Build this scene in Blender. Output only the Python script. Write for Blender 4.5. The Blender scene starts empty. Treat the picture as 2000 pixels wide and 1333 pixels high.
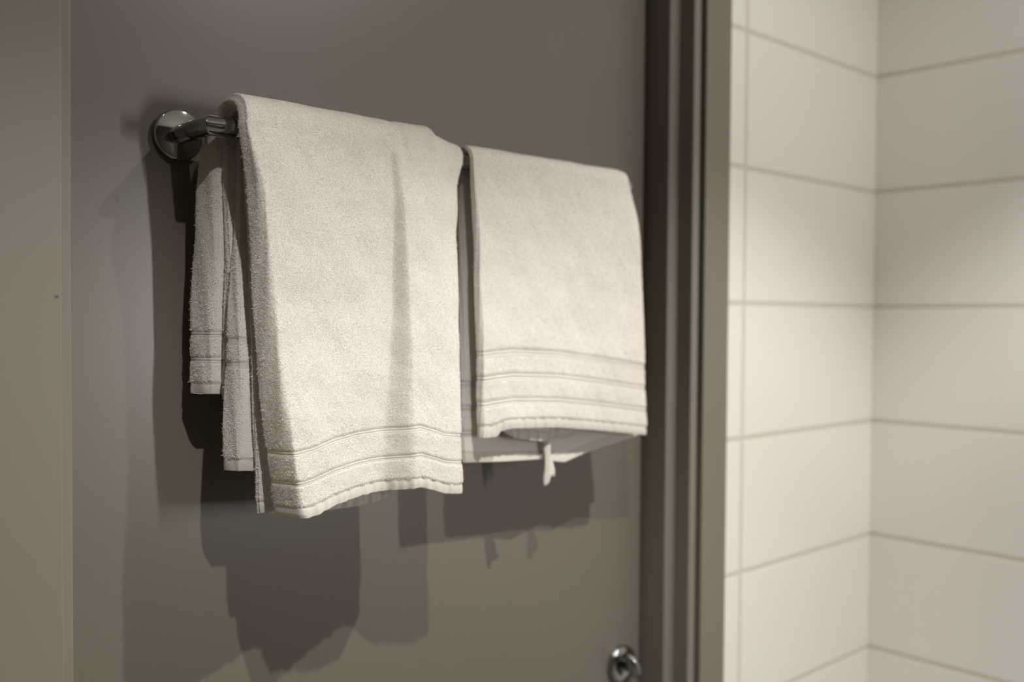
import bpy, bmesh, math
import numpy as np
from mathutils import Vector, Matrix

rng = np.random.default_rng(7)
SC = bpy.context.scene
COL = SC.collection

# ------------------------------------------------------------------ camera
FPX, YAW, PITCH, ROLL = 1900.87, 0.826386, 0.024567, 0.0069786
F = Vector((math.cos(YAW) * math.cos(PITCH), math.sin(YAW) * math.cos(PITCH), -math.sin(PITCH)))
R = Vector((math.sin(YAW), -math.cos(YAW), 0))
U = R.cross(F)
R2 = math.cos(ROLL) * R + math.sin(ROLL) * U
U2 = -math.sin(ROLL) * R + math.cos(ROLL) * U
cam_data = bpy.data.cameras.new('camera')
cam = bpy.data.objects.new('camera', cam_data)
COL.objects.link(cam)
M = Matrix((R2, U2, -F)).transposed().to_4x4()
M.translation = Vector((0.0, -0.82541, 1.45))
cam.matrix_world = M
cam_data.sensor_width = 36.0
cam_data.lens = 36.0 * FPX / 2000.0
cam_data.clip_start = 0.02
cam_data.dof.use_dof = True
cam_data.dof.focus_distance = 0.88
cam_data.dof.aperture_fstop = 2.8
SC.camera = cam

# ------------------------------------------------------------------ world, lights, exposure
world = bpy.data.worlds.new('world')
SC.world = world
world.use_nodes = True
world.node_tree.nodes['Background'].inputs[0].default_value = (1.0, 0.93, 0.83, 1)
world.node_tree.nodes['Background'].inputs[1].default_value = 0.0


def spot(name, loc, power, half_deg, blend, radius, color):
    d = bpy.data.lights.new(name, 'SPOT')
    d.energy = power
    d.spot_size = math.radians(half_deg * 2)
    d.spot_blend = blend
    d.shadow_soft_size = radius
    d.color = color
    o = bpy.data.objects.new(name, d)
    o.location = loc
    COL.objects.link(o)
    return o


WARM = (1.0, 0.975, 0.955)
P_R, P_L, S_R, S_L, P_M = 58.0, 61.0, 17.0, 0.8, 17.5
spot('downlight_right', (1.03, -0.82, 2.40), P_R, 50, 0.42, 0.012, WARM)      # the beam
spot('downlight_left', (0.31, -0.82, 2.40), P_L, 50, 0.42, 0.012, WARM)
spot('downlight_right_spill', (1.03, -0.82, 2.40), S_R, 84, 0.5, 0.012, WARM)  # wide spill round the beam
spot('downlight_left_spill', (0.31, -0.82, 2.40), S_L, 84, 0.5, 0.012, WARM)
la = bpy.data.lights.new('mirror_light', 'AREA')
la.shape = 'RECTANGLE'
la.size = 0.035
la.size_y = 0.58
la.energy = P_M
la.color = (1.0, 0.965, 0.93)
lo = bpy.data.objects.new('mirror_light', la)
lo.location = (1.595, -2.15, 1.45)
lo.rotation_euler = (math.pi / 2, 0, math.radians(90 - 20))      # faces into the room from the right wall
COL.objects.link(lo)

SC.view_settings.view_transform = 'Standard'
SC.view_settings.look = 'None'
SC.view_settings.gamma = 1.0
SC.view_settings.use_curve_mapping = False
SC.view_settings.exposure = 0.0
SC.cycles.max_bounces = 10
SC.cycles.diffuse_bounces = 6
SC.cycles.caustics_reflective = False
SC.cycles.sample_clamp_indirect = 4.0


# ------------------------------------------------------------------ materials
def srgb(r, g, b):
    def f(c):
        c /= 255.0
        return c / 12.92 if c <= 0.04045 else ((c + 0.055) / 1.055) ** 2.4
    return (f(r), f(g), f(b), 1.0)


def new_mat(name):
    m = bpy.data.materials.new(name)
    m.use_nodes = True
    nt = m.node_tree
    return m, nt, nt.nodes['Principled BSDF']


def noise_bump(nt, bsdf, scale, strength, dist=0.001, detail=3.0):
    tc = nt.nodes.new('ShaderNodeTexCoord')
    n = nt.nodes.new('ShaderNodeTexNoise')
    n.inputs['Scale'].default_value = scale
    n.inputs['Detail'].default_value = detail
    b = nt.nodes.new('ShaderNodeBump')
    b.inputs['Strength'].default_value = strength
    b.inputs['Distance'].default_value = dist
    nt.links.new(tc.outputs['Object'], n.inputs['Vector'])
    nt.links.new(n.outputs['Fac'], b.inputs['Height'])
    nt.links.new(b.outputs['Normal'], bsdf.inputs['Normal'])
    return tc, n


def color_noise(nt, bsdf, tc, scale, c1, c2, detail=4.0):
    n = nt.nodes.new('ShaderNodeTexNoise')
    n.inputs['Scale'].default_value = scale
    n.inputs['Detail'].default_value = detail
    mx = nt.nodes.new('ShaderNodeMix')
    mx.data_type = 'RGBA'
    mx.inputs[6].default_value = c1
    mx.inputs[7].default_value = c2
    nt.links.new(tc.outputs['Object'], n.inputs['Vector'])
    nt.links.new(n.outputs['Fac'], mx.inputs[0])
    nt.links.new(mx.outputs[2], bsdf.inputs['Base Color'])
    return mx


def specks(nt, bsdf, tc, src, spots, dark):
    """small marks with a place of their own on the painted surface"""
    cur = src
    for (x, z, rx, rz, amt) in spots:
        mp = nt.nodes.new('ShaderNodeMapping')
        mp.inputs['Location'].default_value = (-x / rx, 0, -z / rz)
        mp.inputs['Scale'].default_value = (1 / rx, 0.0, 1 / rz)
        ln = nt.nodes.new('ShaderNodeVectorMath')
        ln.operation = 'LENGTH'
        rg = nt.nodes.new('ShaderNodeMapRange')
        rg.inputs[1].default_value = 0.6
        rg.inputs[2].default_value = 1.2
        rg.inputs[3].default_value = amt
        rg.inputs[4].default_value = 0.0
        mx = nt.nodes.new('ShaderNodeMix')
        mx.data_type = 'RGBA'
        mx.inputs[7].default_value = dark
        nt.links.new(tc.outputs['Object'], mp.inputs['Vector'])
        nt.links.new(mp.outputs['Vector'], ln.inputs[0])
        nt.links.new(ln.outputs['Value'], rg.inputs[0])
        nt.links.new(rg.outputs[0], mx.inputs[0])
        nt.links.new(cur, mx.inputs[6])
        cur = mx.outputs[2]
    nt.links.new(cur, bsdf.inputs['Base Color'])


# door paint: warm grey satin
m_door, nt, b = new_mat('door_paint')
tc, _ = noise_bump(nt, b, 900, 0.10, 0.0004)
mx = color_noise(nt, b, tc, 6, srgb(102, 95, 84), srgb(106, 99, 88))
specks(nt, b, tc, mx.outputs[2], [(0.3321, 1.554, 0.0022, 0.003, 0.35), (0.3181, 1.5156, 0.0016, 0.0016, 0.3),
                                  (0.345, 1.478, 0.0011, 0.0011, 0.25), (0.309, 1.533, 0.001, 0.001, 0.25),
                                  (0.327, 1.437, 0.0013, 0.0011, 0.25)], srgb(60, 52, 46))
b.inputs['Roughness'].default_value = 0.34
b.inputs['IOR'].default_value = 1.62

m_trim, nt, b = new_mat('frame_paint')
tc, _ = noise_bump(nt, b, 500, 0.06, 0.0004)
mx = color_noise(nt, b, tc, 5, srgb(117, 110, 98), srgb(121, 114, 102))
specks(nt, b, tc, mx.outputs[2], [(0.2601, 1.4638, 0.0018, 0.0011, 0.85), (0.2588, 1.4626, 0.0008, 0.0007, 0.6)], srgb(40, 34, 30))
b.inputs['Roughness'].default_value = 0.45

m_seal, nt, b = new_mat('rubber_seal')
noise_bump(nt, b, 300, 0.1)
b.inputs['Base Color'].default_value = srgb(52, 49, 43)
b.inputs['Roughness'].default_value = 0.7

m_chrome, nt, b = new_mat('chrome')
tc, n = noise_bump(nt, b, 40, 0.01, 0.0005)
b.inputs['Base Color'].default_value = srgb(176, 179, 179)
b.inputs['Metallic'].default_value = 1.0
b.inputs['Roughness'].default_value = 0.05

m_tile, nt, b = new_mat('glazed_tile')
tc, _ = noise_bump(nt, b, 9, 0.10, 0.002, 1.0)
color_noise(nt, b, tc, 2.2, srgb(229, 224, 217), srgb(233, 228, 221))
b.inputs['Roughness'].default_value = 0.22

m_grout, nt, b = new_mat('grout')
tc, _ = noise_bump(nt, b, 700, 0.4)
color_noise(nt, b, tc, 30, srgb(202, 195, 181), srgb(208, 201, 187))
b.inputs['Roughness'].default_value = 0.9

m_floor, nt, b = new_mat('floor_tile')
tc, _ = noise_bump(nt, b, 60, 0.1)
color_noise(nt, b, tc, 8, srgb(96, 92, 84), srgb(112, 107, 98))
b.inputs['Roughness'].default_value = 0.5

m_ceil, nt, b = new_mat('ceiling_paint')
tc, _ = noise_bump(nt, b, 200, 0.1)
color_noise(nt, b, tc, 4, srgb(196, 190, 178), srgb(202, 196, 184))
b.inputs['Roughness'].default_value = 0.9

m_dark, nt, b = new_mat('dark_wall_paint')
tc, _ = noise_bump(nt, b, 200, 0.1)
color_noise(nt, b, tc, 4, srgb(62, 57, 50), srgb(68, 62, 55))
b.inputs['Roughness'].default_value = 0.7

m_wall, nt, b = new_mat('wall_paint')
tc, _ = noise_bump(nt, b, 200, 0.1)
color_noise(nt, b, tc, 4, srgb(120, 113, 102), srgb(128, 121, 110))
b.inputs['Roughness'].default_value = 0.8


def towel_mat(name, c1, c2, bump_scale, bump):
    m, nt, b = new_mat(name)
    tc, _ = noise_bump(nt, b, bump_scale, bump, 0.0008)
    color_noise(nt, b, tc, 60, c1, c2)
    b.inputs['Roughness'].default_value = 0.95
    b.inputs['Specular IOR Level'].default_value = 0.1
    b.inputs['Sheen Weight'].default_value = 0.15
    b.inputs['Sheen Roughness'].default_value = 0.5
    tr = nt.nodes.new('ShaderNodeBsdfTranslucent')
    tr.inputs['Color'].default_value = c2
    ms = nt.nodes.new('ShaderNodeMixShader')
    ms.inputs[0].default_value = 0.32
    nt.links.new(b.outputs[0], ms.inputs[1])
    nt.links.new(tr.outputs[0], ms.inputs[2])
    nt.links.new(ms.outputs[0], nt.nodes['Material Output'].inputs['Surface'])
    return m


m_terry = towel_mat('terry_loops', srgb(242, 237, 230), srgb(247, 243, 237), 1400, 0.5)
m_weave = towel_mat('flat_weave', srgb(222, 216, 207), srgb(229, 224, 216), 2400, 0.3)


# ------------------------------------------------------------------ helpers
def link_mesh(name, me, mat, parent=None, smooth=True):
    me.materials.append(mat)
    if smooth:
        me.polygons.foreach_set('use_smooth', [True] * len(me.polygons))
    o = bpy.data.objects.new(name, me)
    COL.objects.link(o)
    if parent is not None:
        o.parent = parent
        o.matrix_parent_inverse = Matrix.Translation(-parent.location)
    return o


def tag(o, label=None, cat=None, group=None, kind=None):
    for k, v in (('label', label), ('category', cat), ('group', group), ('kind', kind)):
        if v:
            o[k] = v
    return o


def empty(name, loc):
    o = bpy.data.objects.new(name, None)
    o.location = loc
    o.empty_display_size = 0.05
    COL.objects.link(o)
    return o


def bm_obj(name, bm, mat, parent=None, smooth=False, bevel=0.0, seg=3):
    bmesh.ops.recalc_face_normals(bm, faces=bm.faces)
    me = bpy.data.meshes.new(name)
    bm.to_mesh(me)
    bm.free()
    o = link_mesh(name, me, mat, parent, smooth)
    if bevel:
        md = o.modifiers.new('bevel', 'BEVEL')
        md.width = bevel
        md.segments = seg
        md.limit_method = 'ANGLE'
        md.angle_limit = math.radians(40)
        md.harden_normals = False
    return o


def add_box(bm, x0, x1, y0, y1, z0, z1):
    vs = [bm.verts.new(p) for p in ((x0, y0, z0), (x1, y0, z0), (x1, y1, z0), (x0, y1, z0),
                                    (x0, y0, z1), (x1, y0, z1), (x1, y1, z1), (x0, y1, z1))]
    for f in ((0, 3, 2, 1), (4, 5, 6, 7), (0, 1, 5, 4), (1, 2, 6, 5), (2, 3, 7, 6), (3, 0, 4, 7)):
        bm.faces.new([vs[i] for i in f])


def add_prism(bm, prof, z0, z1):
    """closed (x, y) profile extruded up from z0 to z1"""
    a = [bm.verts.new((x, y, z0)) for x, y in prof]
    c = [bm.verts.new((x, y, z1)) for x, y in prof]
    n = len(prof)
    for i in range(n):
        bm.faces.new((a[i], a[(i + 1) % n], c[(i + 1) % n], c[i]))
    bm.faces.new(a[::-1])
    bm.faces.new(c)


def add_lathe(bm, prof, origin, axis, seg=64):
    """prof: (distance along axis, radius)"""
    axis = Vector(axis).normalized()
    t = Vector((0, 0, 1)) if abs(axis.z) < 0.9 else Vector((1, 0, 0))
    e1 = axis.cross(t).normalized()
    e2 = axis.cross(e1)
    rings = []
    for d, r in prof:
        if r < 1e-6:
            rings.append([bm.verts.new(Vector(origin) + axis * d)])
        else:
            rings.append([bm.verts.new(Vector(origin) + axis * d + (e1 * math.cos(k / seg * math.tau) + e2 * math.sin(k / seg * math.tau)) * r)
                          for k in range(seg)])
    for a, c in zip(rings, rings[1:]):
        for k in range(seg):
            k2 = (k + 1) % seg
            if len(a) == 1:
                bm.faces.new((a[0], c[k], c[k2]))
            elif len(c) == 1:
                bm.faces.new((a[k], a[k2], c[0]))
            else:
                bm.faces.new((a[k], a[k2], c[k2], c[k]))


# ------------------------------------------------------------------ the room
XL, XR, YB, YF, ZC = -1.25, 1.6255, 0.0, -2.5, 2.42
DOOR_Y = 0.06
OX0, OX1 = 0.2809, 1.0725          # clear opening between the frame's inner steps
ZTOP = 2.12                        # underside of the frame head

bm = bmesh.new(); add_box(bm, XL - .1, XR + .1, YF - .1, YB + .2, -.1, 0)
tag(bm_obj('floor', bm, m_floor), kind='structure')
bm = bmesh.new(); add_box(bm, XL - .1, XR + .1, YF - .1, YB + .2, ZC, ZC + .1)
tag(bm_obj('ceiling', bm, m_ceil), kind='structure')
bm = bmesh.new(); add_box(bm, XL - .1, XL, YF, YB, 0, ZC)
tag(bm_obj('wall_left', bm, m_wall), kind='structure')
bm = bmesh.new(); add_box(bm, XL, XR, YF - .1, YF, 0, ZC)
tag(bm_obj('wall_front', bm, m_dark), kind='structure')


def tile_slab(bm, origin, eu, w, h, n, thick=0.004, bev=0.0012):
    """one glazed tile with a softened edge; origin lower corner, eu along the wall, n out of the wall"""
    o = Vector(origin); eu = Vector(eu); n = Vector(n); ez = Vector((0, 0, 1))
    r0 = [(0, 0), (w, 0), (w, h), (0, h)]
    r1 = [(bev, bev), (w - bev, bev), (w - bev, h - bev), (bev, h - bev)]
    A = [bm.verts.new(o + eu * a + ez * c) for a, c in r0]
    B = [bm.verts.new(o + eu * a + ez * c + n * (thick - bev * .6)) for a, c in r0]
    Cc = [bm.verts.new(o + eu * a + ez * c + n * thick) for a, c in r1]
    for i in range(4):
        j = (i + 1) % 4
        bm.faces.new((A[i], A[j], B[j], B[i]))
        bm.faces.new((B[i], B[j], Cc[j], Cc[i]))
    bm.faces.new(Cc)


def tiled_wall(name, x_or_y, along, start, end, joints, n):
    """a wall of stacked 200 x 400 mm tiles on grout, one mesh with two materials"""
    G = 0.0066
    bm = bmesh.new()
    zs = [0.0] + [0.0724 + 0.2 * k for k in range(13)]
    zs = [z for z in zs if z < ZC] + [ZC]
    cuts = sorted([start, end] + [j for j in joints if min(start, end) < j < max(start, end)])
    for a, c in zip(cuts, cuts[1:]):
        for z0, z1 in zip(zs, zs[1:]):
            if z1 - z0 < 0.01:
                continue
            if along == 'x':
                tile_slab(bm, (a + G / 2, x_or_y, z0 + G / 2), (1, 0, 0), c - a - G, z1 - z0 - G, n)
            else:
                tile_slab(bm, (x_or_y, a + G / 2, z0 + G / 2), (0, 1, 0), c - a - G, z1 - z0 - G, n)
    nt_ = len(bm.faces)
    # grout bed
    nv = Vector(n)
    lo_, hi_ = min(start, end), max(start, end)
    if along == 'x':
        add_box(bm, lo_, hi_, x_or_y + 0.1, x_or_y - 0.0035, 0, ZC)
    else:
        add_box(bm, x_or_y - 0.0035, x_or_y + 0.1, lo_, hi_, 0, ZC)
    bmesh.ops.recalc_face_normals(bm, faces=bm.faces)
    me = bpy.data.meshes.new(name)
    bm.to_mesh(me); bm.free()
    o = link_mesh(name, me, m_tile, None, False)
    me.materials.append(m_grout)
    for p in me.polygons:
        p.material_index = 1 if p.index >= nt_ else 0
    return tag(o, kind='structure')


AX1 = 1.1795                        # right edge of the frame's face
tiled_wall('wall_back', 0.004, 'x', AX1, XR, [XR - 0.4], (0, -1, 0))
tiled_wall('wall_right', XR + 0.0, 'y', YF, 0.004, [-0.4 * k for k in range(1, 6)], (-1, 0, 0))
# plain wall on the other side of the door and above it
bm = bmesh.new()
add_box(bm, XL, 0.175, 0.0, 0.1, 0, ZC)
add_box(bm, 0.175, AX1, 0.0, 0.1, ZTOP + 0.107, ZC)
tag(bm_obj('wall_plain', bm, m_wall), kind='structure')
bpy.data.objects['wall_plain'].name = 'wall_back.001'

# steel door frame: right side post, left side post and head, one profile each
r = 0.0012
right_prof = [(OX1, 0.075), (OX1, 0.0215), (1.0922, 0.0215), (1.0922, -0.005), (1.1070, -0.005), (1.1070, 0.008),
              (1.1210, 0.008), (1.1210, -0.005), (AX1, -0.005), (AX1, 0.075)]
bm = bmesh.new(); add_prism(bm, right_prof, 0.0, ZTOP + 0.107)
tag(bm_obj('trim_1', bm, m_trim, None, False, r, 3), kind='structure')
left_prof = [(0.1740, 0.075), (0.1740, -0.005), (0.2650, -0.005), (0.2650, 0.0215), (OX0, 0.0215), (OX0, 0.075)]
bm = bmesh.new(); add_prism(bm, left_prof, 0.0, ZTOP + 0.107)
tag(bm_obj('trim_2', bm, m_trim, None, False, 0.0018, 4), kind='structure')
bm = bmesh.new()
add_box(bm, OX0, OX1, 0.0215, 0.075, ZTOP, ZTOP + 0.02)
add_box(bm, 0.2650, 1.0922, -0.005, 0.075, ZTOP + 0.02, ZTOP + 0.107)
tag(bm_obj('trim_3', bm, m_trim, None, False, r, 2), kind='structure')
# black seal in the frame's groove and behind the leaf's edge
bm = bmesh.new(); add_prism(bm, [(1.1074, 0.0075), (1.1074, 0.004), (1.1140, 0.0012), (1.1206, 0.004), (1.1206, 0.0075)], 0.0, ZTOP)
seal = bm_obj('seal', bm, m_seal, bpy.data.objects['trim_1'], False, 0.001, 2)

# the door leaf
bm = bmesh.new(); add_box(bm, OX0 + 0.003, OX1 - 0.0075, DOOR_Y, DOOR_Y + 0.04, 0.008, ZTOP - 0.004)
door = tag(bm_obj('door_1', bm, m_door, None, False, 0.0012, 3), kind='structure')
bm = bmesh.new(); add_box(bm, OX1 - 0.0072, OX1 - 0.0003, DOOR_Y + 0.008, DOOR_Y + 0.03, 0.008, ZTOP - 0.004)
bm_obj('seal', bm, m_seal, door)
# wall behind the leaf (the corridor side stays closed)
bm = bmesh.new(); add_box(bm, 0.175, AX1, 0.102, 0.14, 0, ZC)
tag(bm_obj('wall_back.002', bm, m_wall), kind='structure')

# thumbturn below the towels, near the strike edge
TX, TZ = 1.0245, 0.968
bm = bmesh.new()
add_lathe(bm, [(0, 0), (0, 0.0262), (0.005, 0.0262), (0.0075, 0.0252), (0.0085, 0.0232), (0.0085, 0.0130), (0.0078, 0.0115), (0.0078, 0)],
          (TX, DOOR_Y, TZ), (0, -1, 0), 72)
rose = bm_obj('lock_rose', bm, m_chrome, door, True, 0.0, 1)
rose['label'] = 'chrome round lock rose'
bm = bmesh.new()
add_lathe(bm, [(0, 0), (0, 0.0085), (0.010, 0.0075), (0.014, 0.0085), (0.014, 0)], (TX, DOOR_Y - 0.0078, TZ), (0, -1, 0), 40)
tmp = bmesh.new()
bmesh.ops.create_uvsphere(tmp, u_segments=40, v_segments=24, radius=1.0)
rot = Matrix.Rotation(math.radians(-28), 4, 'Y')
mt = Matrix.Translation((TX - 0.0015, DOOR_Y - 0.026, TZ + 0.003)) @ rot @ Matrix.Diagonal((0.0085, 0.0105, 0.0205, 1))
bmesh.ops.transform(tmp, matrix=mt, verts=tmp.verts)
me_t = bpy.data.meshes.new('tmp'); tmp.to_mesh(me_t); tmp.free(); bm.from_mesh(me_t); bpy.data.meshes.remove(me_t)
turn = bm_obj('thumbturn', bm, m_chrome, rose, True)
turn['label'] = 'chrome oval thumbturn'

# ------------------------------------------------------------------ towel bar
BX0, BX1, BY, BZ, BR = 0.388, 0.940, -0.010, 1.6175, 0.0089
bar = empty('towel_bar', (BX0, DOOR_Y, BZ))
tag(bar, 'chrome towel bar with round wall flange mounted on the grey door', 'towel bar')
for fx in (BX0, BX1):
    bm = bmesh.new()
    add_lathe(bm, [(0, 0), (0, 0.0238), (0.0045, 0.0238), (0.0060, 0.0232), (0.0066, 0.0220), (0.0066, 0.0)], (fx, DOOR_Y, BZ), (0, -1, 0), 96)
    bm_obj('flange', bm, m_chrome, bar, True)


def mitred(fx, sgn):
    """post coming out of the door with a mitred corner into a short arm along the bar"""
    bm = bmesh.new()
    seg = 48
    rings = []
    def ring(fn):
        rings.append([bm.verts.new(fn(k / seg * math.tau)) for k in range(seg)])
    for y in (DOOR_Y - 0.0066, DOOR_Y - 0.02, DOOR_Y - 0.04, BY + 0.0125):
        ring(lambda a: (fx + BR * math.cos(a) * sgn, y, BZ + BR * math.sin(a)))
    ring(lambda a: (fx + BR * math.cos(a) * sgn, BY + BR * math.cos(a) * 1.0, BZ + BR * math.sin(a)))
    for q in (0.0125, 0.022):
        ring(lambda a: (fx + q * sgn, BY + BR * math.cos(a), BZ + BR * math.sin(a)))
    for a, c in zip(rings, rings[1:]):
        for k in range(seg):
            bm.faces.new((a[k], a[(k + 1) % seg], c[(k + 1) % seg], c[k]))
    bm.faces.new(rings[0]); bm.faces.new(rings[-1])
    o = bm_obj('post', bm, m_chrome, bar, True)
    md = o.modifiers.new('bevel', 'BEVEL'); md.width = 0.0012; md.segments = 3; md.limit_method = 'ANGLE'; md.angle_limit = math.radians(35)
    return o


mitred(BX0, 1)
mitred(BX1, -1)
bm = bmesh.new()
add_lathe(bm, [(0.0222, 0), (0.0222, BR - 0.0004), (0.0228, BR), (BX1 - BX0 - 0.0228, BR), (BX1 - BX0 - 0.0222, BR - 0.0004), (BX1 - BX0 - 0.0222, 0)], (BX0, BY, BZ), (1, 0, 0), 48)
o = bm_obj('bar', bm, m_chrome, bar, True)
for o in bar.children:
    if o.name.startswith(('flange', 'bar')):
        md = o.modifiers.new('bevel', 'BEVEL'); md.width = 0.0003; md.segments = 2; md.limit_method = 'ANGLE'; md.angle_limit = math.radians(50)


# ------------------------------------------------------------------ towels
def interp(x, pts):
    xs, ys = zip(*pts)
    return np.interp(x, xs, ys)


def sstep(x, a, c):
    t = np.clip((x - a) / (c - a), 0, 1)
    return t * t * (3 - 2 * t)


def wob(x, z, s, ph=0.0):
    return (np.sin(x * 61 * s + z * 23 * s + ph) * .5 + np.sin(x * 29 * s - z * 47 * s + 1.7 + ph) * .5 + np.sin(x * 113 * s + z * 91 * s + 2.9 + ph) * .25
            + np.sin(x * 17 * s + z * 139 * s + ph * 2) * .2)


class Layer:
    """a folded length of cloth hung over the bar: a closed section swept from the back hem over the bar to the front hem.
    To / Ti: outer and inner distance from the bar's axis, Xl / Xr: side edges, zb / zf: height of the back and front hems along x,
    bands: distances above the hem and half widths of the flat woven bands."""

    def __init__(s, To, Ti, Xl, Xr, zb, zf, bands_b, bands_f, hem=0.0105, nu=150, nr=14, cap=0.011, amp=0.0006, fine=0.125, ph=0.0, lobe=None):
        st = []                                  # (section, a): section 0 back, 1 arc, 2 front
        fz = list(np.arange(0, 0.068, 0.0007)) + list(np.arange(0.068, fine, 0.0012))
        up = list(np.linspace(0, 1, 46))
        for d in fz: st.append((0, 0, d))
        for t in up[:-1]: st.append((0, 1, t))
        for k in range(31): st.append((1, 0, k / 30 * math.pi))
        for t in up[:-1][::-1]: st.append((2, 1, t))
        for d in fz[::-1]: st.append((2, 0, d))
        K = 2 * nu + 2 * nr
        P = np.zeros((len(st), K, 3))
        cat = np.zeros(len(st), int)
        u = np.linspace(0, 1, nu)
        # slightly denser near the left edge
        u = u + 0.06 * np.sin(u * math.pi * 2) * -0.5
        for i, (sec, mode, a) in enumerate(st):
            if sec == 1:
                Ny, Nz = math.cos(a), math.sin(a)
                sp = a / math.pi                 # 0 back .. 1 front
                z_n = BZ
            else:
                Ny, Nz = (1, 0) if sec == 0 else (-1, 0)
                sp = 0.0 if sec == 0 else 1.0
            def pts(X):
                if sec == 1:
                    return np.full_like(X, BZ)
                zh = interp(X, zb if sec == 0 else zf)
                if lobe is not None and sec == 2 and mode == 0:
                    zh = zh + interp(X, lobe) * math.exp(-(a / 0.016) ** 1.5)
                return zh + a if mode == 0 else (zh + fine) * (1 - a) + BZ * a
            z0 = pts(np.array([0.0]))[0] if False else None
            # side edges evaluated at a representative height
            xm = np.array([0.5 * (interp(BZ, Xl[2 if sec == 2 else sec]) + interp(BZ, Xr[2 if sec == 2 else sec]))])
            zr = pts(xm)[0]
            if sec == 1:
                xl = (1 - sp) * interp(BZ, Xl[0]) + sp * interp(BZ, Xl[2]) + math.sin(a) * Xl[1][0][1]
                xr = (1 - sp) * interp(BZ, Xr[0]) + sp * interp(BZ, Xr[2]) + math.sin(a) * Xr[1][0][1]
            else:
                xl = interp(zr, Xl[sec]); xr = interp(zr, Xr[sec])
            # bands and hem
            ins = 0.0; c = 0; thin = 1.0; ruf = 0.0
            if sec != 1 and mode == 0:
                for (dc, hw) in (bands_b if sec == 0 else bands_f):
                    e = abs(a - dc) / hw
                    if e < 1.0:
                        c = 1
                        ins = 0.0006 - 0.00045 * math.cos((a - dc) / hw * math.pi * 2)
                    elif e < 1.5:
                        ins = 0.0006 * (1.5 - e) / 0.5
                if a < hem:
                    c = 2; ins = 0.0010 - 0.0005 * math.sin(a / hem * math.pi); ruf = 0.0009
                    thin = 1.0
                elif a < hem + 0.0022:
                    ins = 0.0011 * (1 - (a - hem) / 0.0022)
            cat[i] = c
            ends = ins * 0.6
            xl_, xr_ = xl + ends, xr - ends
            def surf(X):
                z = pts(X)
                to = To(sec, sp, z, X); ti = Ti(sec, sp, z, X)
                return z, to, ti
            zc, to, ti = surf(np.array([xl_ + cap, xr_ - cap]))
            capl = min(cap, max((to[0] - ti[0]) * .55, 0.001)); capr = min(cap, max((to[1] - ti[1]) * .55, 0.001))
            X = xl_ + capl + u * (xr_ - xl_ - capl - capr)
            z, to, ti = surf(X)
            w = amp * wob(X, z, 1.0, ph) + 0.25 * amp * wob(X, z, 3.1, ph)
            if sec == 1:
                w = w * 0.5
            rf = ruf * (np.sin(X * 700 + 2 * np.sin(X * 90)) * .5 + np.sin(X * 410 + 1) * .5)
            sc_ = 0.0002 * (rng.random(len(X)) - .5)
            oo = to + w - ins + rf + sc_
            ii = ti + w * .5 + ins * 0.6
            ii = np.minimum(ii, oo - 0.0012)
            row_o = np.stack([X, BY + Ny * oo, z + Nz * oo], 1)
            row_i = np.stack([X, BY + Ny * ii, z + Nz * ii], 1)
            def roundend(q_o, q_i, oo_, ii_, capw, sgn, zq, xq, o_first):
                th = np.linspace(0, math.pi, nr + 2)[1:-1]
                mid = 0.5 * (oo_ + ii_); h = 0.5 * (oo_ - ii_)
                ang = th if o_first else th[::-1]
                ca = np.cos(ang)
                tt = mid + h * np.sign(ca) * np.abs(ca) ** 0.75
                t01 = (oo_ - tt) / (oo_ - ii_)                      # 0 outer face .. 1 inner face
                pk = 0.16 + 0.68 * sp                               # the fold is fullest towards the door
                tri = np.where(t01 < pk, t01 / pk, (1 - t01) / (1 - pk))
                xx = xq + sgn * capw * (0.42 * np.sin(ang) ** 0.5 + 0.58 * tri)
                # little creases along the fold
                xx = xx - sgn * 0.0004 * np.sin(ang * 5 + zq * 60)
                return np.stack([xx, BY + Ny * tt, zq + Nz * tt], 1)
            re_r = roundend(None, None, oo[-1], ii[-1], capr, 1, z[-1], X[-1], True)
            re_l = roundend(None, None, oo[0], ii[0], capl, -1, z[0], X[0], False)
            P[i] = np.concatenate([row_o, re_r, row_i[::-1], re_l], 0)
        s.P, s.cat, s.nu, s.nr, s.st = P, cat, nu, nr, st

    def quads(s, cats, caps=True):
        n, K, _ = s.P.shape
        q = []
        k = np.arange(K)
        for i in range(n - 1):
            c = max(s.cat[i], s.cat[i + 1]) if min(s.cat[i], s.cat[i + 1]) == max(s.cat[i], s.cat[i + 1]) else min(s.cat[i], s.cat[i + 1])
            if c in cats:
                q.append(np.stack([i * K + k, i * K + (k + 1) % K, (i + 1) * K + (k + 1) % K, (i + 1) * K + k], 1))
        return q

    def density(s, front_only=0.25, face=1.0, fold=1.0):
        """how thickly the loops stand on each quad: full on the outer face and the folded edges, thinner where cloth lies on cloth"""
        n, K, _ = s.P.shape
        w = np.full(K, front_only); w[:s.nu - 1] = face; w[s.nu - 1:s.nu + s.nr] = fold; w[2 * s.nu + s.nr - 1:] = fold
        out = []
        for i in range(n - 1):
            c = max(s.cat[i], s.cat[i + 1]) if min(s.cat[i], s.cat[i + 1]) == max(s.cat[i], s.cat[i + 1]) else min(s.cat[i], s.cat[i + 1])
            if c == 0:
                ww = w.copy()
                if s.st[i][0] == 0: ww[:s.nu - 1] = front_only
                out.append(ww)
        return np.concatenate(out)

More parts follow.
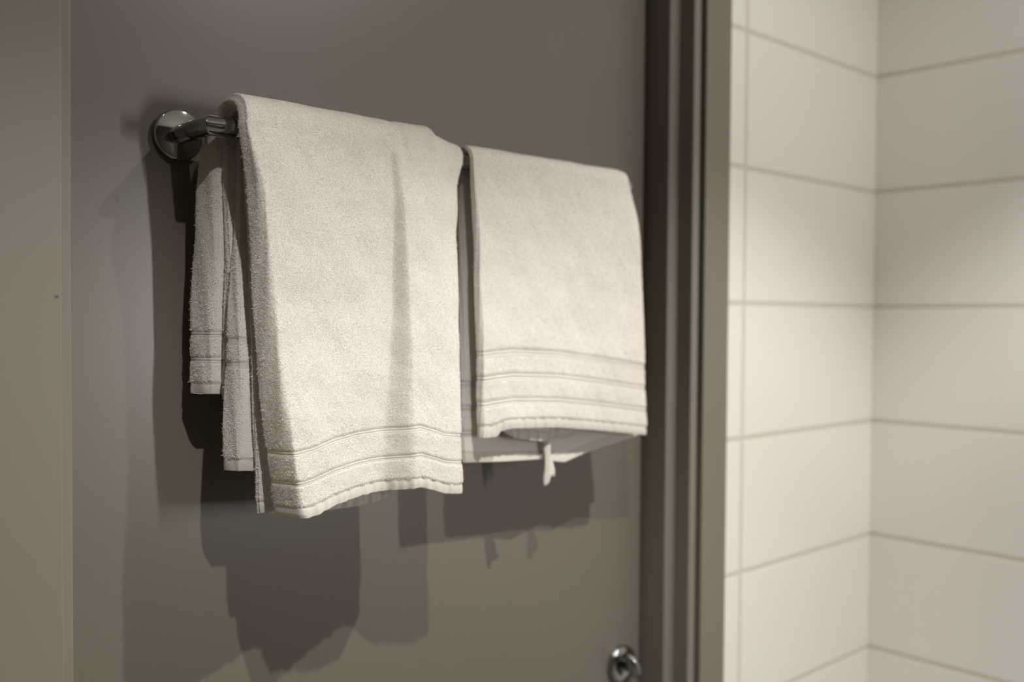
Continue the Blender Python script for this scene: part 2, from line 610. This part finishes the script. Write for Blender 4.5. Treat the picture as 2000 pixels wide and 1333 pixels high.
    def endcaps(s, which):
        n, K, _ = s.P.shape
        nu, nr = s.nu, s.nr
        i = 0 if which == 0 else n - 1
        a = np.arange(nu - 1)
        o = a; o2 = a + 1
        inn = 2 * nu + nr - 1 - a; inn2 = inn - 1
        q = np.stack([i * K + o, i * K + o2, i * K + inn2, i * K + inn], 1)
        # round ends as strips
        lst = [q]
        rr = list(range(nu - 1, nu + nr + 1))
        ll = list(range(2 * nu + nr - 1, K)) + [0]
        for L in (rr, ll):
            m = len(L)
            for j in range(m // 2 - 1):
                lst.append(np.array([[i * K + L[j], i * K + L[j + 1], i * K + L[m - 2 - j], i * K + L[m - 1 - j]]]))
        q = np.concatenate(lst, 0)
        return [q] if which == 1 else [q[:, ::-1]]


def mesh_from(V, Q, name):
    used = np.unique(Q)
    mp = np.full(len(V), -1); mp[used] = np.arange(len(used))
    V = V[used]; Q = mp[Q]
    me = bpy.data.meshes.new(name)
    me.vertices.add(len(V)); me.vertices.foreach_set('co', V.astype(np.float32).ravel())
    me.loops.add(Q.size); me.loops.foreach_set('vertex_index', Q.astype(np.int32).ravel())
    me.polygons.add(len(Q))
    me.polygons.foreach_set('loop_start', (np.arange(len(Q)) * 4).astype(np.int32))
    me.polygons.foreach_set('loop_total', np.full(len(Q), 4, np.int32))
    me.update(calc_edges=True)
    me.validate()
    return me


def tufts(V, Q, dens, hf, pitch, height, width, spread=0.9, grav=0.35):
    """terry loops: little bent ribbons scattered over the quads"""
    A, B, C_, D = (V[Q[:, j]] for j in range(4))
    nrm = np.cross(C_ - A, D - B)
    area = np.linalg.norm(nrm, axis=1) * .5
    nrm /= (np.linalg.norm(nrm, axis=1, keepdims=True) + 1e-12)
    area = area * dens
    N = int(area.sum() / pitch ** 2)
    idx = rng.choice(len(Q), N, p=area / area.sum())
    a, b_ = rng.random((N, 1)), rng.random((N, 1))
    p = (A[idx] * (1 - a) + B[idx] * a) * (1 - b_) + (D[idx] * (1 - a) + C_[idx] * a) * b_
    n = nrm[idx]
    rv = rng.normal(size=(N, 3))
    d1 = n + rv * spread * .6 + np.array([0, 0, -grav]); d1 /= np.linalg.norm(d1, axis=1, keepdims=True)
    side = np.cross(n, rng.normal(size=(N, 3))); side /= (np.linalg.norm(side, axis=1, keepdims=True) + 1e-9)
    h = height * hf[idx][:, None] * (0.65 + 0.6 * rng.random((N, 1)))
    d2 = d1 + rng.normal(size=(N, 3)) * .7 + np.array([0, 0, -grav]); d2 /= np.linalg.norm(d2, axis=1, keepdims=True)
    base = p - n * 0.0004
    m = base + d1 * h * .62
    t = m + d2 * h * .5
    w = width * (0.7 + 0.6 * rng.random((N, 1))) * .5
    pts = np.stack([base - side * w, base + side * w, m - side * w, m + side * w, t - side * w * .55, t + side * w * .55], 1)
    k = np.arange(N)[:, None] * 6
    q = np.concatenate([k + np.array([[0, 1, 3, 2]]), k + np.array([[2, 3, 5, 4]])], 0)
    return pts.reshape(-1, 3), q


def build_towel(name, label, layers, pitch, height, width, parts_labels=None):
    root = empty(name, (0.5 * (layers[0].P[..., 0].min() + layers[0].P[..., 0].max()), BY, BZ))
    tag(root, label, 'towel')
    Vs, Qs, off = [], [], 0
    TV, TQ, toff = [], [], 0
    for (L, dens) in [(l, 1.0) for l in layers]:
        V = L.P.reshape(-1, 3)
        q = np.concatenate(L.quads((0,)), 0)
        Vs.append(V); Qs.append(q + off); off += len(V)
        tv, tq = tufts(V, q, L.density(), L.density(0.6, 0.42, 0.95), pitch, height, width)
        TV.append(tv); TQ.append(tq + toff); toff += len(tv)
    V = np.concatenate(Vs + TV); Q = np.concatenate(Qs + [t + off for t in TQ])
    o = link_mesh('terry_cloth', mesh_from(V, Q, 'terry_cloth'), m_terry, root)
    for L in layers:
        K = L.P.shape[1]
        V = L.P.reshape(-1, 3)
        # contiguous runs of the flat weave: one band or hem each
        i = 0
        n = len(L.cat)
        while i < n:
            c = L.cat[i]
            if c == 0:
                i += 1; continue
            j = i
            while j + 1 < n and L.cat[j + 1] == c:
                j += 1
            a0, a1 = max(i - 1, 0), min(j + 1, n - 1)
            k = np.arange(K)
            qq = [np.stack([t * K + k, t * K + (k + 1) % K, (t + 1) * K + (k + 1) % K, (t + 1) * K + k], 1) for t in range(a0, a1)]
            if i == 0: qq += L.endcaps(0)
            if j == n - 1: qq += L.endcaps(1)
            me = mesh_from(V, np.concatenate(qq, 0), 'hem' if c == 2 else 'woven_band')
            link_mesh('hem' if c == 2 else 'woven_band', me, m_weave, root)
            i = j + 1
    return root


# --- the large towel, left: outer fold (back and front) and an inner fold that shows between them
def pleat(z, X):
    xa = interp(z, [(1.28, .541), (1.335, .543), (1.46, .556), (1.60, .560)])
    xb = interp(z, [(1.28, .571), (1.335, .570), (1.46, .570), (1.60, .568)])
    dp = interp(z, [(1.27, .0175), (1.33, .0175), (1.46, .0125), (1.54, .0085), (1.60, .0035), (1.63, .001)])
    dip = -0.0022 * np.exp(-((X - xa + .006) / .012) ** 2) * interp(z, [(1.3, 1.0), (1.6, .3)])
    return dp * sstep(X, xa, xb) * (1 - .30 * sstep(X, .60, .65)) + dip


def arc_top(X):
    return interp(X, [(.40, .0305), (.50, .0300), (.565, .0292), (.5775, .0285), (.583, .0296), (.619, .0300), (.627, .0240), (.650, .0178), (.668, .0150)])


def left_bulge(z, X):
    return interp(z, [(1.26, .020), (1.33, .014), (1.42, .0035), (1.46, 0)]) * (1 - sstep(X, .435, .56))


def A_To(sec, sp, z, X):
    if sec == 0:
        return interp(z, [(1.37, .054), (1.45, .052), (1.56, .046), (1.595, .041), (BZ, .031)]) + (arc_top(X) - .0305) * sstep(z, 1.5, BZ)
    if sec == 1:
        base = arc_top(X)
        return base * (1 - sp) ** 0 + 0.0005 * math.sin(sp * math.pi)
    f = interp(z, [(1.26, .0455), (1.33, .0435), (1.46, .040), (1.56, .0365), (BZ, .0305)])
    k = sstep(z, 1.55, BZ)
    f = f + (arc_top(X) - .0305) * k + (1 - k) * (-.006 * sstep(X, .61, .665))
    f = f + left_bulge(z, X)
    f = f - .0022 * sstep(X, .616, .623) * sstep(z, 1.49, 1.54) * (1 - sstep(z, 1.59, BZ))
    return f + pleat(z, X)


def A_Ti(sec, sp, z, X):
    inner = interp(X, [(.40, .0185), (.60, .0185), (.640, .0098), (.70, .0098)])
    if sec == 0:
        return interp(z, [(1.37, .0235), (1.58, .0215), (BZ, 0)]) * (z < BZ - 1e-6) * 0 + inner + (interp(z, [(1.37, .006), (1.58, .003), (BZ, 0)]))
    if sec == 1:
        return inner
    k = sstep(z, 1.50, BZ)
    return inner * k + (1 - k) * (.0150 + .6 * np.maximum(pleat(z, X), 0) + .5 * left_bulge(z, X))


Xl_A = {0: [(1.37, .3895), (1.45, .3905), (1.56, .3935), (1.60, .3955), (BZ, .3975)], 1: [(0, .005)],
        2: [(1.262, .4400), (1.285, .4335), (1.32, .4290), (1.39, .4220), (1.46, .4185), (1.52, .4155), (1.57, .4120), (1.60, .4060), (BZ, .4030)]}
Xr_A = {0: [(1.37, .640), (BZ, .660)], 1: [(0, .003)],
        2: [(1.26, .6445), (1.33, .6400), (1.46, .6410), (1.54, .6450), (1.59, .6530), (BZ, .6660)]}
zfA = [(.42, 1.2680), (.44, 1.2690), (.459, 1.2715), (.480, 1.2767), (.514, 1.2807), (.545, 1.2812), (.575, 1.2835), (.590, 1.2790), (.606, 1.2735), (.6415, 1.2680)]
zbA = [(.385, 1.3785), (.41, 1.377), (.43, 1.373), (.50, 1.372), (.66, 1.378)]
outer = Layer(A_To, A_Ti, Xl_A, Xr_A, zbA, zfA, [(.0557, .0028), (.0320, .0028)], [(.0590, .0024), (.0320, .0024)], hem=.0098, nu=190, nr=26, cap=.0145, amp=.0009)


def B_To(sec, sp, z, X):
    if sec == 0:
        return interp(z, [(1.30, .0135), (BZ, .0148)])
    if sec == 1:
        return .0150 + 0 * X
    return interp(z, [(1.26, .0136), (1.50, .0134), (BZ, .0148)]) + .0 * X


def B_Ti(sec, sp, z, X):
    if sec == 0:
        return interp(z, [(1.30, -.0072), (1.38, -.0060), (1.437, -.0030), (1.48, .0010), (1.52, .0060), (1.555, .0092), (1.59, .0100), (BZ, .0096)])
    if sec == 1:
        return .0096 + 0 * X
    return interp(z, [(1.26, .0088), (BZ, .0096)])


Xl_B = {0: [(1.30, .4035), (1.34, .4040), (1.437, .4085), (1.48, .4120), (1.52, .4160), (1.555, .4190), (BZ, .4200)], 1: [(0, .003)],
        2: [(1.26, .4275), (1.35, .4235), (1.42, .4215), (1.50, .4190), (BZ, .4120)]}
Xr_B = {0: [(1.30, .600), (BZ, .618)], 1: [(0, .001)], 2: [(1.26, .634), (BZ, .622)]}
zbB = [(.40, 1.3110), (.44, 1.3060), (.60, 1.300)]
zfB = [(.42, 1.2712), (.44, 1.2685), (.4935, 1.2633), (.534, 1.2628), (.558, 1.2645), (.572, 1.2690), (.582, 1.2850), (.618, 1.2850), (.626, 1.2690), (.65, 1.2680)]
inner = Layer(B_To, B_Ti, Xl_B, Xr_B, zbB, zfB, [(.1184, .0028), (.0966, .0028)], [], hem=.0105, nu=130, nr=20, cap=.0120, amp=.0003, ph=1.3)



def E_To(sec, sp, z, X):
    if sec == 0:
        return interp(z, [(1.37, .0235), (1.50, .0215), (1.59, .0200), (BZ, .0182)]) + 0 * X
    if sec == 1:
        return .0182 + 0 * X
    return interp(z, [(1.33, .0149), (1.55, .0149), (BZ, .0182)]) + 0 * X


def E_Ti(sec, sp, z, X):
    if sec == 0:
        return interp(z, [(1.37, .0145), (BZ, .0153)]) + 0 * X
    if sec == 1:
        return .0153 + 0 * X
    return interp(z, [(1.33, .0139), (1.55, .0139), (BZ, .0152)]) + 0 * X


Xl_E = {0: [(1.37, .4085), (1.50, .4115), (1.59, .4090), (BZ, .4095)], 1: [(0, .002)], 2: [(1.33, .4300), (BZ, .4130)]}
middle = Layer(E_To, E_Ti, Xl_E, {0: [(1.30, .600), (BZ, .610)], 1: [(0, 0)], 2: [(1.33, .620), (BZ, .612)]},
               [(.40, 1.3765), (.42, 1.3740), (.60, 1.38)], [(.42, 1.36), (.63, 1.36)], [(.0557, .0028), (.0320, .0028)], [],
               hem=.0105, nu=70, nr=12, cap=.006, amp=.0003, ph=2.1, fine=.08)

build_towel('hand_towel', 'large white terry towel hanging at the left end of the chrome bar',
            [outer, inner, middle], 0.00058, 0.0021, 0.00042)


# --- the smaller towel, right
def C_arc(X):
    return interp(X, [(.67, .0178), (.69, .0187), (.80, .0180), (.90, .0182), (.922, .0182), (.934, .0165), (.945, .0135)])


def C_To(sec, sp, z, X):
    if sec == 0:
        return interp(z, [(1.27, .0250), (1.45, .0250), (1.58, .0225), (BZ, .0185)]) + (C_arc(X) - .0185) * sstep(z, 1.5, BZ)
    if sec == 1:
        return C_arc(X)
    f = interp(z, [(1.29, .0245), (1.34, .0262), (1.40, .0265), (1.50, .0240), (1.57, .0220), (BZ, .0185)])
    return f + (C_arc(X) - .0185) * sstep(z, 1.55, BZ) + .0025 * np.exp(-((X - .80) / .06) ** 2) * sstep(z, 1.5, 1.3) * 1.0 - .002 * sstep(X, .93, .97)


def C_Ti(sec, sp, z, X):
    i = interp(X, [(.67, .0132), (.92, .0132), (.95, .0096), (.99, .0096)])
    if sec == 0:
        return i - .0132 + interp(z, [(1.50, .0172), (BZ, .0132)])
    if sec == 1:
        return i
    return i + interp(z, [(1.29, .004), (1.5, .002), (BZ, 0)])


Xl_C = {0: [(1.28, .6790), (1.35, .6860), (1.42, .6895), (BZ, .6850)], 1: [(0, -.0035)], 2: [(1.30, .6835), (1.33, .6835), (1.46, .6800), (1.54, .6780), (1.60, .6755), (BZ, .6750)]}
Xr_C = {0: [(1.28, .982), (1.40, .970), (1.56, .950), (BZ, .936)], 1: [(0, .000)], 2: [(1.30, .9695), (1.40, .9630), (1.46, .9600), (1.53, .9550), (1.57, .9505), (1.59, .9455), (1.605, .9400), (BZ, .9340)]}
zfC = [(.675, 1.3225), (.700, 1.3248), (.729, 1.3263), (.7735, 1.3240), (.800, 1.3225), (.8666, 1.3144), (.9629, 1.3008)]
zbC = [(.68, 1.3400), (.985, 1.3450)]
tb = [(.0860, .0036), (.0595, .0036), (.0320, .0036)]
outer2 = Layer(C_To, C_Ti, Xl_C, Xr_C, zbC, zfC, tb, tb, hem=.0110, nu=150, nr=14, cap=.008, amp=.0009, ph=2.2, fine=.10,
               lobe=[(.675, -.0025), (.695, -.0060), (.706, -.0065), (.7135, -.0010), (.720, 0), (1, 0)])


def D_To(sec, sp, z, X):
    if sec == 0:
        return interp(z, [(1.27, -.0010), (1.31, .0045), (1.36, .0100), (1.42, .0130), (BZ, .0128)]) + .0012 * np.sin(X * 95) * sstep(z, 1.36, 1.29)
    if sec == 1:
        return .0127 + 0 * X
    return interp(z, [(1.30, .0165), (1.5, .0145), (BZ, .0127)]) + 0 * X


def D_Ti(sec, sp, z, X):
    if sec == 0:
        return interp(z, [(1.27, -.0055), (1.31, -.0005), (1.36, .0030), (1.42, .0040), (1.55, .0060), (1.59, .0096), (BZ, .0094)]) + 0 * X
    if sec == 1:
        return .0094 + 0 * X
    return interp(z, [(1.30, .0110), (BZ, .0094)]) + 0 * X


Xl_D = {0: [(1.28, .6780), (1.36, .6800), (1.42, .6820), (1.46, .6820), (1.58, .6810), (BZ, .6840)], 1: [(0, -.001)], 2: [(1.30, .6920), (1.50, .6860), (BZ, .6830)]}
Xr_D = {0: [(1.28, .975), (1.42, .950), (BZ, .930)], 1: [(0, 0)], 2: [(1.30, .935), (BZ, .930)]}
zbD = [(.68, 1.2905), (.739, 1.2862), (.800, 1.2835), (.818, 1.2790), (.8345, 1.2765), (.8657, 1.2830), (.9028, 1.2890), (.94, 1.2930), (.985, 1.3000)]
zfD = [(.68, 1.3260), (.7235, 1.3236), (.743, 1.3135), (.7833, 1.3067), (.797, 1.3067), (.802, 1.3120), (.93, 1.3150)]
inner2 = Layer(D_To, D_Ti, Xl_D, Xr_D, zbD, zfD, tb, [], hem=.0110, nu=110, nr=10, cap=.004, amp=.0004, ph=.4, fine=.10)
t2 = build_towel('hand_towel', 'smaller white terry towel with three woven bands, hanging beside the door frame',
                 [outer2, inner2], 0.00085, 0.0017, 0.00060)

# cotton hanging loop hanging out below the smaller towel
Lp = [(.8005, 1.3300), (.8030, 1.3040), (.8052, 1.2900), (.8064, 1.2740), (.8070, 1.2620), (.8085, 1.2510)]
Rp = [(.8130, 1.3300), (.8150, 1.3040), (.8165, 1.2930), (.8200, 1.2800), (.8235, 1.2680), (.8258, 1.2610)]
yy = [-.0185, -.0185, -.0180, -.0175, -.0165, -.0155]
Lp = [(x - .0095, z) for x, z in Lp]
Rp = [(x - .0095, z) for x, z in Rp]
bm = bmesh.new()
NN, MM = 24, 8
gr = []
tl = np.linspace(0, 1, len(Lp))
for i in range(NN + 1):
    t = i / NN
    lx, lz = np.interp(t, tl, [q[0] for q in Lp]), np.interp(t, tl, [q[1] for q in Lp])
    rx, rz = np.interp(t, tl, [q[0] for q in Rp]), np.interp(t, tl, [q[1] for q in Rp])
    y0 = np.interp(t, tl, yy)
    row = []
    for j in range(MM + 1):
        w = j / MM
        notch = 0.006 * math.exp(-((w - .62) / .22) ** 2) * max(0, (t - .75) / .25)
        row.append(bm.verts.new((lx + (rx - lx) * w - notch * .4, y0 - .0022 * math.sin(w * math.pi) * (1 - .3 * t) + .0012 * math.sin(t * 9 + w * 4), lz + (rz - lz) * w + notch)))
    gr.append(row)
for i in range(NN):
    for j in range(MM):
        bm.faces.new((gr[i][j], gr[i][j + 1], gr[i + 1][j + 1], gr[i + 1][j]))
lp = bm_obj('hanging_loop', bm, m_weave, t2, True)
md = lp.modifiers.new('thick', 'SOLIDIFY'); md.thickness = .0011; md.offset = 0
lp['label'] = 'small white cotton hanging loop'
